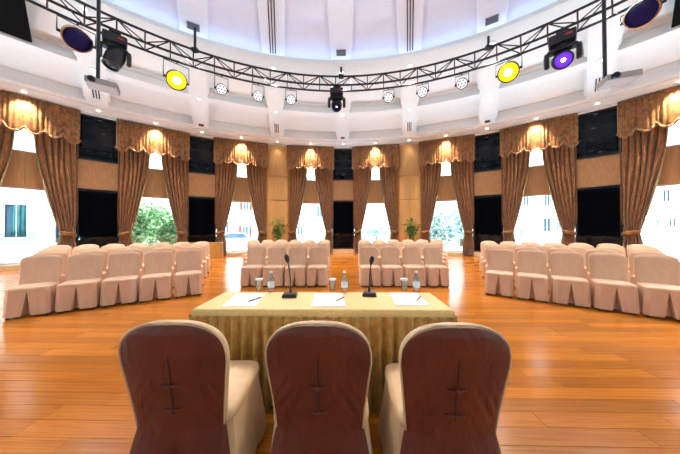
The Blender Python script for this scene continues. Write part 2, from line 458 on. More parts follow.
# windows
WH = 1.24
RG = 0.42
def winframe(b):
    for z0, z1 in ((0.16, 2.93), (4.2, 5.75)):
        for s_ in (-1, 1): b.box((s_ * (WH - 0.03), RG, (z0 + z1) / 2), (0.06, 0.1, z1 - z0))
        b.box((0, RG, z0 + 0.03), (2 * WH - 0.12, 0.1, 0.06)); b.box((0, RG, z1 - 0.03), (2 * WH - 0.12, 0.1, 0.06))
wf_m = loc_mesh('window_frame', M['alu'], winframe)
lp_m = loc_mesh('lower_pane', M['glass'], lambda b: b.box((0, RG, 1.545), (2 * WH - 0.12, 0.012, 2.65)))
upn_m = loc_mesh('upper_pane', M['glass'], lambda b: b.box((0, RG, 4.975), (2 * WH - 0.12, 0.012, 1.43)))
sp_ms = [loc_mesh('spandrel_panel', M['spandrel'], lambda b, i=i: b.box((-WH + (i + 0.5) * 2 * WH / 4, RG - 0.05, 3.565), (2 * WH / 4 - 0.008, 0.12, 1.27))) for i in range(4)]
bk_m = loc_mesh('spandrel_backing', M['spandrel'], lambda b: b.box((0, RG + 0.03, 3.565), (2 * WH, 0.04, 1.27)))
sl_m = loc_mesh('window_sill', M['stone'], lambda b: b.box((0, 0.3, 0.08), (2 * WH, 0.62, 0.16)))
def drape_half():
    ZT, ZB, ZK = 5.35, 0.03, 1.22
    def xin(z):
        if z >= ZK:
            t = min(1, max(0, (4.95 - z) / (4.95 - ZK)))
            return -0.22 - 0.64 * t ** 1.55
        t = (ZK - z) / ZK
        return -0.86 + 0.10 * min(1, t * 2.2)
    def xout(z):
        return -1.265 + 0.075 * math.exp(-((z - ZK) / 0.35) ** 2)
    zs = [ZT - (ZT - ZB) * j / 44 for j in range(45)]
    def f(u, v):
        z = ZT - (ZT - ZB) * v
        xo, xi = xout(z), xin(z); w = xi - xo
        uu = u + 0.02 * S(9 * u + 2 * z)
        pin = math.exp(-((z - ZK) / 0.30) ** 2)
        amp = (0.075 + 0.02 * S(5 * u + z)) * (1 - 0.35 * pin)
        y = -0.03 + amp * S(2 * PI * 6.5 * uu + 0.25 * S(3 * z)) + 0.03 * S(2 * PI * 13 * uu + z) - 0.04 * (1 - pin) * u
        return (xo + w * u, y, z)
    b = MB(); b.grid(f, 78, 44)
    e = [Vector(f(1.0, j / 44)) + Vector((0.01, -0.01, 0)) for j in range(45)]
    t = MB(); t.tube(e, 0.022, 6)
    k = MB(); rs = []
    for zz, g in ((ZK + 0.075, 0.0), (ZK + 0.04, 0.022), (ZK - 0.04, 0.022), (ZK - 0.075, 0.0)):
        rs.append([(-1.03 + (0.205 + g) * C_(2 * PI * i / 20), -0.02 + (0.14 + g) * S(2 * PI * i / 20), zz + 0.05 * C_(2 * PI * i / 20)) for i in range(20)])
    k.rings(rs)
    return b, t, k
bL, tL, kL = drape_half()
def mir(b):
    c = MB(); c.v = [(-x, y, z) for x, y, z in b.v]; c.f = [tuple(reversed(f)) for f in b.f]; return c
drape_ms = []
for mm in ((bL, tL, kL), (mir(bL), mir(tL), mir(kL))):
    drape_ms.append((mm[0].mesh('drape_cloth', M['drape'], 'all'), mm[1].mesh('edge_trim', M['braid'], True), mm[2].mesh('tieback', M['val'], True)))
def val_z(x):
    q = (x + 1.31) / 2.62 * 6
    return 5.05 - 0.25 * abs(S(PI * q)) ** 0.75 - 0.14 * max(0, (abs(x) - 0.85) / 0.46)
def val_f(u, v):
    x = -1.31 + 2.62 * u; zb = val_z(x); z = 6.07 + (zb - 6.07) * v
    q = u * 6
    y = -0.17 - 0.07 * abs(S(PI * q)) ** 0.8 * (0.3 + 0.7 * v) - 0.024 * S(2 * PI * 21 * u + 1.5 * v * S(PI * q) + S(7 * u)) * (1 - 0.35 * v) - 0.03 * S(PI * v)
    return (x, y, z)
vb = MB().grid(val_f, 156, 14); v_m = vb.mesh('valance_cloth', M['val'], 'all')
vt_m = MB().tube([Vector(val_f(i / 156, 1.0)) + Vector((0, -0.01, -0.02)) for i in range(157)], 0.042, 6).mesh('fringe', M['trim'], True)
WORD = ['first', 'second', 'third', 'fourth']
wn = 0
for k in range(-8, 8):
    a = (k + 0.5) * DA; wn += 1; idx = k if k >= 0 else -k - 1
    loc = P(RW, a)
    w = tag(thing('window_%d' % wn, None, None, loc, -a), kind='structure')
    wfo = link('window_frame', wf_m, w); link('lower_pane', lp_m, w); link('upper_pane', upn_m, w)
    for m in sp_ms: link('spandrel_panel', m, w)
    link('window_sill', sl_m, w); link('spandrel_backing', bk_m, w)
    if k < -4 or k > 3: continue
    pos = '%s window from the centre panel, %s' % (WORD[idx], 'purple-light side' if k >= 0 else 'annex side')
    for s_ in (0, 1):
        inner = (s_ == 0) == (k >= 0)
        c = thing('curtain', 'bronze tied-back curtain, %s one at the %s' % ('inner' if inner else 'outer', pos), 'curtain', loc, -a, 'tied back bronze curtains')
        dm = drape_ms[s_]
        solid(link('drape_cloth', dm[0], c), 0.012); link('edge_trim', dm[1], c); link('tieback', dm[2], c)
    v = thing('valance', 'scalloped bronze valance over the %s' % pos, 'valance', loc + Vector((0, 0, 4.8)), -a, 'scalloped bronze valances')
    vo = link('valance_cloth', v_m, v, (0, 0, -4.8)); solid(vo, 0.012); link('fringe', vt_m, v, (0, 0, -4.8))

# ------------------------------------------------------------------ ceiling fixtures
disc_m = MB().lathe([(0.06, 0.0), (0.06, -0.012)], 16).mesh('lamp_disc', M['lampwarm'])
rim_m = MB().lathe([(0.062, 0.0), (0.095, 0.0), (0.095, -0.02), (0.062, -0.02), (0.062, 0.0)], 16, cap0=False, cap1=False).mesh('rim', M['alu'])
def downlight(r, a, z, what, energy, size, colr=(1.0, 0.96, 0.90), tgt=None, grp=None):
    p = P(r, a, z)
    t = thing('downlight', what, 'downlight', p, 0, grp)
    link('lamp_disc', disc_m, t); link('rim', rim_m, t)
    if energy: spot('downlight_lamp', p + Vector((0, 0, -0.03)), energy, colr, size, 0.7, 0.07, tgt)
def beam_name(k):
    if k == 0: return 'above the centre black panel'
    n_ = abs(k); sd = 'purple-light side' if k > 0 else 'annex side'
    return ('above the column' if n_ == 1 else 'above the %s outer panel' % ['', '', 'first', 'second', 'third', 'fourth'][n_] if n_ < 6 else 'behind the head table') + ', ' + sd
for k in range(-11, 13):
    a = k * DA
    downlight(8.46, a, 6.498, 'recessed downlight beside the dome, ' + beam_name(k), 260.0 if abs(k) < 9 else 0, 110, grp='downlights beside the dome')
    front = abs(k) <= 5
    downlight(11.04, a, beamz(11.04) - 0.002, 'recessed downlight on the ring beam, ' + beam_name(k), DOWN_W if abs(k) < 9 else 0, 120, grp='downlights on the ring beam')
    if front: downlight(13.84, a, 6.118, 'recessed downlight in the cornice, ' + beam_name(k), DOWN_W * 0.10, 100, grp='downlights in the cornice')
for k in range(-5, 5):
    a = (k + 0.5) * DA
    downlight(13.84, a, 6.118, 'cornice spotlight above the %s window from the centre panel, %s' % (['first', 'second', 'third', 'fourth', 'fifth'][k if k >= 0 else -k - 1], 'purple-light side' if k >= 0 else 'annex side'), VAL_W, 80, (1.0, 0.80, 0.55), P(14.16, a, 4.9), 'spotlights above the valances')
# unseen floor uplights added at the foot of the piers to brighten the ceiling
uh_m = MB().lathe([(0.10, 0.0), (0.13, 0.02), (0.13, 0.16), (0.11, 0.17), (0.105, 0.14)], 16, cap1=False).mesh('housing', M['black'])
ul_m = MB().lathe([(0.104, 0.13), (0.104, 0.14)], 16).mesh('lens', M['led'])
for k in list(range(-11, 0)) + [-0.42, 0.42] + list(range(1, 13)):
    a = k * DA; p = P(13.45, a)
    t = thing('added_uplight', 'added unseen floor uplight at the wall ' + (beam_name(k).replace('above', 'below') if isinstance(k, int) else 'beside the centre panel, ' + ('purple-light side' if k > 0 else 'annex side')), 'uplight', p, 0, 'added floor uplights along the wall')
    link('housing', uh_m, t); link('lens', ul_m, t)
    spot('added_uplight_lamp', p + Vector((0, 0, 0.19)), UP_FILL_W * (0.6 if abs(k) < 1 else 1.0 if k % 2 else 1.25), (0.46, 0.80, 1.0), 104, 0.5, 0.09, P(9.3, a, 6.5) if k % 2 else P(5.6, a, 7.6))
# air slots and grilles
slot3 = MB(); 
for i in (-1, 0, 1): slot3.box((i * 0.075, 0, 0), (0.035, 0.85, 0.012))
s3_m = slot3.mesh('slot', M['vent'])
slot1 = MB().box((0, 0, 0), (0.11, 0.85, 0.012)); s1_m = slot1.mesh('slot', M['vent'])
fr3_m = MB().box((0, 0, 0.004), (0.34, 0.95, 0.008)).mesh('slot_plate', M['plaster'])
gr = MB().box((0, 0, 0), (0.42, 0.26, 0.02)); gr_m = gr.mesh('grille_plate', M['ventgrey'])
gb_m = MB().box((0, 0, -0.014), (0.38, 0.015, 0.012)).mesh('grille_blade', M['vent'])
long_m = MB().grid(lambda u, v: (0.03 * (u - 0.5), 8.36 - 2.9 * v, domez(8.36 - 2.9 * v) - 0.136), 1, 8).mesh('long_slot', M['vent'])
def slope(o, r, a):
    dz = (beamz(r + 0.2) - beamz(r - 0.2)) / 0.4
    o.rotation_euler = (math.atan(dz), 0, -a)
for k in range(-4, 5):
    a = k * DA
    o = thing('air_slot' if k % 2 else 'air_vent', None, 'air vent', P(12.45, a, beamz(12.45) - 0.008)); slope(o, 12.45, a)
    if k % 2:
        tag(o, 'dark slotted air outlet on the beam ' + beam_name(k), None, 'air outlets on the beams')
        link('slot_plate', fr3_m, o); link('slot', s3_m, o, (0, 0, -0.004))
        t = thing('linear_diffuser', 'three long air slots on the dome rib ' + beam_name(k), 'air vent', P(0, 0, 0), -a, 'long air slots on the dome ribs')
        for i in (-1, 0, 1): solid(link('long_slot', long_m, t, (i * 0.075, 0, 0)), 0.01)
    else:
        o.location = P(13.15, a, beamz(13.15) - 0.012)
        tag(o, 'small grey grille on the beam foot ' + beam_name(k), None, 'small grilles on the beams')
        o.scale = (0.5, 0.8, 1); link('grille_plate', gr_m, o)
        for i in range(-2, 3): link('grille_blade', gb_m, o, (0, i * 0.05, 0))
        r = 8.18; g = thing('ceiling_grille', 'square grey louvred grille on the rib ' + beam_name(k), 'air vent', P(r, a, domez(r) - 0.145), -a, 'louvred grilles on the dome ribs')
        g.rotation_euler = (math.atan(-2 * 1.6 * r / 8.62 ** 2), 0, -a)
        g.scale = (0.72, 0.72, 1); link('grille_plate', gr_m, g)
        for i in range(-2, 3): link('grille_blade', gb_m, g, (0, i * 0.05, 0))

# ------------------------------------------------------------------ lighting truss
TC = Vector((0.1, 0.08, 0)); TZB, TZT = 5.85, 6.21; TRI, TRO, TRT = 7.20, 7.52, 7.34; NT_ = 46
def T(r, a, z): return TC + Vector((r * S(a), r * C_(a), z))
truss = thing('lighting_truss', 'circular black triangular lighting truss hung below the dome', 'truss', TC + Vector((0, 0, TZB)))
def TL(r, a, z): return Vector((r * S(a), r * C_(a), z - TZB))
for r, z in ((TRI, TZB), (TRO, TZB), (TRT, TZT)):
    MB().tube([TL(r, 2 * PI * i / 184, z) for i in range(184)], 0.028, 6, True).build('chord', M['truss'], truss, True)
def barmesh(p, q, r, nm): return MB().tube([p, q], r, 5).mesh(nm, M['truss'])
st = 2 * PI / NT_; hs = st / 2
vms = [barmesh(TL(TRT, 0, TZT), TL(r, 0, TZB), 0.016, 'brace') for r in (TRI, TRO)]
dms = [barmesh(TL(TRT, 0, TZT), TL(r, s_ * hs, TZB), 0.014, 'diagonal') for r in (TRI, TRO) for s_ in (-1, 1)]
cms = barmesh(TL(TRI, 0, TZB), TL(TRO, 0, TZB), 0.014, 'cross_bar')
PH = -0.03
for i in range(NT_):
    a = PH - i * st
    for j in (0, 1):
        for m in vms: link('brace', m, truss, (0, 0, 0), a + j * hs)
        link('cross_bar', cms, truss, (0, 0, 0), a + j * hs)
    for m in dms: link('diagonal', m, truss, (0, 0, 0), a)
for px in (341.5, 193.5, 491):
    d = ray(px, 60); az = math.atan2(d.x, d.y); p = T(TRT, az, TZT)
    rr = (p - Vector((0, RC, 0))).xy.length
    top = 6.50 if rr > 7.95 else domez(rr) - 0.0
    if rr < 8.05: top = 6.8
    h = thing('hanging_rod', 'black rod hanging the truss from the dome edge, ' + ('middle one' if px == 341.5 else 'near a yellow lamp, annex side' if px < 300 else 'near a yellow lamp, purple-light side'), 'rod', p, 0, 'truss hanging rods')
    MB().tube([(0, 0, 0), (0, 0, top - TZT)], 0.032, 8).build('rod', M['truss'], h)
    MB().box((0, 0, 0), (0.16, 0.12, 0.08)).build('clamp', M['truss'], h)
# PAR lamps
def par(px, py, kind, label, group, size=0.14, aim=(0.05, 1.9, 0.75)):
    d = ray(px, py); az = math.atan2(d.x, d.y)
    hub = T(TRO - 0.08, az, TZB - 0.05)
    ctr = CAMP + d * ((hub.xy - CAMP.xy).length / d.xy.length)
    ax = (Vector(aim) - ctr).normalized()
    t = thing('par_lamp', label, 'stage lamp', hub, 0, group)
    c = ctr - hub; sd = ax.cross(Vector((0, 0, 1))).normalized()
    s = size
    bm = MB().lathe([(0.4 * s, -1.1 * s), (0.75 * s, -0.9 * s), (s, -0.3 * s), (s * 1.04, 0.25 * s), (s * 0.94, 0.27 * s), (s * 0.92, 0.15 * s)], 24, c, ax, True, False)
    bm.build('can', M['chrome'] if kind == 'dark' else M['headplastic'], t, True)
    if kind == 'led':
        f = MB().lathe([(0.93 * s, 0.12 * s), (0.9 * s, 0.17 * s)], 24, c, ax).build('face', M['led'], t)
        x = ax.cross(sd)
        dots = MB()
        for i in range(6):
            q = c + (sd * C_(i * PI / 3) + x * S(i * PI / 3)) * 0.62 * s
            dots.lathe([(0.15 * s, 0.15 * s), (0.15 * s, 0.20 * s)], 8, q, ax)
        dots.lathe([(0.16 * s, 0.15 * s), (0.16 * s, 0.2 * s)], 8, c, ax)
        dots.build('led_cluster', M['vent'], f)
    elif kind == 'yellow':
        f = MB().lathe([(0.93 * s, 0.10 * s), (0.7 * s, 0.2 * s), (0.4 * s, 0.25 * s)], 24, c, ax).build('lens', M['yellow'], t, True)
        MB().lathe([(0.42 * s, 0.24 * s), (0.2 * s, 0.30 * s), (0.02 * s, 0.31 * s)], 20, c, ax).build('filament_glow', M['whitehot'], f, True)
    else:
        MB().lathe([(0.93 * s, 0.05 * s), (0.6 * s, 0.14 * s), (0.05 * s, 0.18 * s)], 24, c, ax).build('lens', M['bluelens'], t, True)
    yk = MB(); top = Vector((0, 0, -0.02)) + (c - Vector((0, 0, 0))) * 0.0
    e = sd * 1.22 * s
    topz = c + Vector((0, 0, max(0.05, -c.z - 0.06)))
    yk.tube([c + e, topz + e, topz - e, c - e], 0.012, 5); yk.tube([topz, Vector((0, 0, 0.04))], 0.014, 5)
    yk.build('yoke', M['truss'], t)
    for q in (1, -1): MB().lathe([(0.03, -0.02), (0.03, 0.03)], 8, c + sd * q * 1.12 * s, sd * q).build('pivot_knob', M['truss'], t)
    if kind != 'dark':
        g = ctr + ax * 0.35 * s
        spot('par_beam', g + ax * 0.03, 180.0 if kind == 'led' else 90.0, (1.0, 0.93, 0.82) if kind == 'led' else (1.0, 0.72, 0.08), 26 if kind == 'led' else 40, 0.8, 0.1, g + ax)
    return ctr
for px, py, nm in ((221.5, 89.2, 'next to the yellow lamp, annex side'), (258, 96, 'between two others, annex side'), (291, 99.8, 'next to the middle moving head, annex side'), (388.5, 97.5, 'next to the middle moving head, purple-light side'), (422.5, 92, 'between two others, purple-light side'), (462, 83.5, 'next to the yellow lamp, purple-light side')):
    par(px, py, 'led', 'LED par lamp with pale dotted face ' + nm, 'LED par lamps on the truss')
for px, py, nm in ((176.5, 80, 'annex side'), (508.5, 72, 'beside the purple moving head')):
    par(px, py, 'yellow', 'par lamp glowing bright yellow on the truss, ' + nm, 'yellow par lamps on the truss', 0.23)
for px, py, nm in ((77, 39, 'annex side'), (642, 13, 'purple-light side')):
    par(px, py, 'dark', 'unlit chrome par lamp with a dark blue lens on the truss, ' + nm, 'unlit chrome par lamps', 0.23)
# moving heads
def moving_head(px, py, label, lens, aim, s=1.0):
    d = ray(px, py); az = math.atan2(d.x, d.y)
    hub = T((TRI + TRO) / 2, az, TZB - 0.03)
    t = thing('moving_head_light', label, 'stage light', hub, -az)
    b = MB().box((0, 0, -0.13 * s), (0.42 * s, 0.34 * s, 0.20 * s), 0, 1.0); o = b.build('base', M['headplastic'], t); bevel(o, 0.03)
    MB().box((0.1 * s, -0.175 * s, -0.12 * s), (0.10 * s, 0.012, 0.035 * s)).build('badge', M['red'], o)
    MB().box((0, 0, -0.015), (0.2, 0.34, 0.04)).build('clamp', M['truss'], t)
    MB().lathe([(0.12 * s, -0.23 * s), (0.12 * s, -0.29 * s)], 20).build('pan_collar', M['black'], t)
    o = MB().box((0, 0, -0.31 * s), (0.46 * s, 0.18 * s, 0.05 * s)).build('yoke_bridge', M['headplastic'], t); bevel(o, 0.015)
    hc = Vector((0, 0, -0.52 * s))
    for q in (-1, 1):
        rs = []
        for x, w, h in ((q * 0.20 * s, 0.09 * s, 0.14 * s), (q * 0.23 * s, 0.10 * s, 0.16 * s), (q * 0.275 * s, 0.09 * s, 0.15 * s), (q * 0.29 * s, 0.05 * s, 0.10 * s)):
            rs.append([(x, w * C_(2 * PI * i / 14), -0.45 * s + h * S(2 * PI * i / 14) * (1.1 if S(2 * PI * i / 14) > 0 else 1.0)) for i in range(14)][::q])
        MB().rings(rs).build('yoke_arm', M['headplastic'], t, True)
    wa = Vector(aim) - (Vector(hub) + hc); wa.normalize()
    ax = Matrix.Rotation(az, 3, 'Z') @ wa
    pr = [(0.06, -0.26), (0.13, -0.24), (0.165, -0.14), (0.175, 0.0), (0.165, 0.14), (0.15, 0.20), (0.155, 0.24), (0.13, 0.245), (0.125, 0.21)]
    hd = MB().lathe([(r * s, z * s) for r, z in pr], 22, hc, ax, True, False).build('head', M['headplastic'], t, True)
    ln = MB().lathe([(0.13 * s, 0.20 * s), (0.08 * s, 0.225 * s), (0.01, 0.235 * s)], 20, hc, ax).build('lens', M[lens], hd, True)
    if lens == 'purple': MB().lathe([(0.035 * s, 0.235 * s), (0.005, 0.25 * s)], 12, hc, ax).build('lamp_core', M['whitehot'], hd, True)
    else: MB().lathe([(0.02 * s, 0.235 * s), (0.004, 0.25 * s)], 10, hc, ax).build('lamp_core', M['lampwarm'] if lens == 'bluelens' else M['black'], hd, True)
    return t
moving_head(337, 95, 'black moving head light hung from the truss, pointing at the head table', 'bluelens', (0, 2.2, 0.8), 0.98)
moving_head(112, 45, 'unlit black moving head light on the truss beside the hanging projector', 'black', (-5.5, 3.5, 0.6), 1.0)
mh = moving_head(566, 36, 'black moving head light with a glowing purple lens on the truss', 'purple', (1.0, 0.3, 1.6), 1.12)
# projectors on ceiling poles
def projector(px, py, polex, rot, label, dist):
    d = ray(px, py); p = CAMP + d * (dist / d.xy.length)
    q = ray(polex, py); pp = CAMP + q * (dist / q.xy.length)
    t = thing('projector', label, 'projector', p, rot)
    o = MB().box((0, 0, 0), (0.46, 0.34, 0.11)).build('shell', M['projector'], t); bevel(o, 0.015)
    ln = MB().lathe([(0.055, 0.0), (0.055, 0.04), (0.04, 0.045), (0.035, 0.02)], 16, (-0.13, -0.17, 0), (0, -1, 0)).build('lens', M['black'], t, True)
    MB().box((0.232, 0, 0), (0.008, 0.28, 0.07)).build('side_grille', M['projside'], t)
    mp = MB(); mp.box((0, 0, 0.075), (0.2, 0.2, 0.02))
    for a_, b_ in ((1, 1), (1, -1), (-1, 1), (-1, -1)): mp.box((a_ * 0.09, b_ * 0.09, 0.062), (0.02, 0.02, 0.02))
    mp.build('mount_plate', M['black'], t)
    inv = Matrix.Rotation(-rot, 3, 'Z') @ (pp - p)
    rr = (pp - Vector((0, RC, 0))).xy.length
    if abs(inv.x) > 0.1 or abs(inv.y) > 0.1: MB().tube([(0, 0, 0.09), (inv.x, inv.y, 0.09)], 0.02, 6).build('arm', M['black'], t)
    MB().tube([(inv.x, inv.y, 0.08), (inv.x, inv.y, domez(rr) - p.z)], 0.03, 8).build('pole', M['black'], t, True)
projector(103, 86, 98, math.radians(38), 'pale projector on a black ceiling pole beside an unlit moving head light', 6.6)
projector(618, 80, 605, math.radians(-20), 'pale projector on a black ceiling pole beside the purple moving head light', 6.6)

# ------------------------------------------------------------------ covered chairs
def back_loft(b, wt, ww, z0, zt, y0, lean, th, n=32, rows=18, rnd_h=0.16):
    rs = []; z1 = zt - rnd_h
    low = rows // 2
    for i in range(rows + 1):
        if i <= low:
            z = z0 + (z1 - z0) * i / low; k_ = 1.0
        else:
            ph = (i - low) / (rows - low) * math.radians(84)
            z = z1 + (zt - z1) * S(ph) ** (2 / 2.6); k_ = C_(ph) ** (2 / 2.4)
        s_ = (z - z0) / (zt - z0)
        w = (ww + (wt - ww) * min(1, (s_ / 0.62)) ** 1.3) * k_
        tt = th * (1.0 if z < zt - 0.05 else max(0.3, ((zt - z) / 0.05) ** 0.5))
        yc = y0 + lean * s_ ** 1.15; ring = []
        for k in range(n):
            a = 2 * PI * k / n; ca, sa = C_(a), S(a)
            x = w * math.copysign(abs(ca) ** 0.55, ca); yy = tt * math.copysign(abs(sa) ** 0.75, sa)
            yy += 0.02 * (1 - (x / max(w, .01)) ** 2) * (1 if sa > 0 else 0.4)   # padded, bowed to the rear
            ring.append((x, yc + yy, z))
        rs.append(ring)
    return b.rings(rs)
def seat_loft(b, w, yf, yb, zb, zt, n=40):
    rs = []
    for z, g in ((zb, 0.0), (zb + 0.35 * (zt - zb), 0.012), (zb + 0.75 * (zt - zb), 0.006), (zt - 0.004, -0.025), (zt + 0.008, -0.12)):
        ring = []
        for k in range(n):
            a = 2 * PI * k / n; ca, sa = C_(a), S(a)
            ring.append(((w + g) * math.copysign(abs(ca) ** 0.32, ca), (yf + yb) / 2 + ((yb - yf) / 2 + g) * math.copysign(abs(sa) ** 0.32, sa), z))
        rs.append(ring)
    return b.rings(rs)
def skirt_loft(b, w, yf, yb, zt, zb, flare, nw=0.052, nd=0.12, rear=True, wob=0.006, seed=0, side=False):
    rs = []; r_ = random.Random(seed); ph = [r_.random() * 6 for _ in range(4)]
    N = 9
    for j in range(N + 1):
        t = j / N; z = zt + (zb - zt) * t; g = flare * t
        X = w + g; F = yf - g; B = yb + g * 0.8; c = 0.05
        nn = nw * max(0.0, (t - 0.10) / 0.90) ** 1.1 + 0.001; dd = nd * min(1, t * 3)
        L = []
        def seg(p, q, m, amp):
            for i in range(m):
                u = i / m; x = p[0] + (q[0] - p[0]) * u; y = p[1] + (q[1] - p[1]) * u
                d = amp * t * S(9 * (p[0] + q[0]) + 14 * u + ph[0]) * S(PI * u)
                tx, ty = q[0] - p[0], q[1] - p[1]; l = math.hypot(tx, ty) or 1
                L.append((x + ty / l * d, y - tx / l * d, z))
        seg((-X + c, F), (-nn, F), 8, wob)
        seg((-nn, F), (-nn * 0.75, F + dd), 2, 0); seg((-nn * 0.75, F + dd), (nn * 0.75, F + dd), 2, 0); seg((nn * 0.75, F + dd), (nn, F), 2, 0)
        seg((nn, F), (X - c, F), 8, wob); seg((X - c, F), (X, F + c), 3, 0)
        seg((X, F + c), (X, B - c), 8, wob * 1.6); seg((X, B - c), (X - c, B), 3, 0)
        if rear:
            seg((X - c, B), (nn, B), 6, wob); seg((nn, B), (nn * 0.75, B - dd * .7), 2, 0); seg((nn * 0.75, B - dd * .7), (-nn * 0.75, B - dd * .7), 2, 0)
            seg((-nn * 0.75, B - dd * .7), (-nn, B), 2, 0); seg((-nn, B), (-X + c, B), 6, wob)
        else: seg((X - c, B), (-X + c, B), 10, wob)
        seg((-X + c, B), (-X, B - c), 3, 0); seg((-X, B - c), (-X, F + c), 8, wob * 1.6); seg((-X, F + c), (-X + c, F), 3, 0)
        rs.append(L)
    return b.rings(rs, True, True, False)
# audience chair: front at -y
CH = {}
CH['back'] = back_loft(MB(), 0.240, 0.230, 0.42, 0.945, 0.155, 0.075, 0.034, 32, 18, 0.115).mesh('backrest', M['peach'], 'all')
CH['seat'] = seat_loft(MB(), 0.226, -0.238, 0.21, 0.40, 0.475).mesh('seat', M['peach'], 'all')
CH['skirts'] = [skirt_loft(MB(), 0.230, -0.242, 0.20, 0.462, 0.035, 0.018, seed=i).mesh('skirt', M['peach'], True) for i in range(4)]
CH['leg'] = MB().box((0, 0, 0.022), (0.035, 0.035, 0.044)).mesh('leg', M['foot'])
def audience_chair(loc, rz, label, group, legs):
    t = thing('covered_chair', label, 'chair', loc, rz, group)
    link('backrest', CH['back'], t); link('seat', CH['seat'], t); link('skirt', rnd.choice(CH['skirts']), t)
    if legs:
        for x, y_ in ((-0.2, -0.2), (0.2, -0.2), (-0.2, 0.18), (0.2, 0.18)): link('leg', CH['leg'], t, (x, y_, 0))
    return t
NTH = ['first', 'second', 'third', 'fourth', 'fifth', 'sixth', 'seventh', 'eighth', 'ninth', 'tenth']
ORD = ['front', 'second', 'third', 'fourth', 'back']
def block(pin, din, pout, dout, name, grp):
    for k in range(5):
        A = Vector(pin) + Vector(din) * (0.95 * k); B = Vector(pout) + Vector(dout) * (0.95 * k)
        L = (B - A).length; n = max(1, int(L / 0.514)); e = (B - A) / n
        ang = math.atan2(e.y, e.x)
        nrm = Vector((-e.y, e.x)).normalized()
        if nrm.y < 0: nrm = -nrm
        rz = math.atan2(-nrm.x, nrm.y)
        for i in range(n):
            c = A + e * (i + 0.5) + nrm * 0.27
            c += nrm * rnd.uniform(-0.012, 0.012)
            lab = 'peach covered chair, %s row, %s, %s from the %s' % (ORD[k], name, NTH[i], 'aisle' if 'middle' in name else 'inner end')
            audience_chair((c.x, c.y, 0), rz + rnd.uniform(-0.03, 0.03), lab, grp, k == 0 or i in (0, n - 1))
block((-0.30, 5.6), (-0.045, 1), (-2.43, 5.55), (-0.42, 1), 'middle block on the annex side', 'chairs of the middle audience blocks')
block((0.44, 5.6), (0.045, 1), (2.61, 5.6), (0.42, 1), 'middle block on the purple-light side', 'chairs of the middle audience blocks')
block((-2.86, 4.9), (-0.463, 0.896), (-5.08, 3.42), (-0.775, 0.68), 'side block on the annex side', 'chairs of the side audience blocks')
block((3.0, 5.02), (0.463, 0.896), (5.15, 3.46), (0.775, 0.68), 'side block on the purple-light side', 'chairs of the side audience blocks')

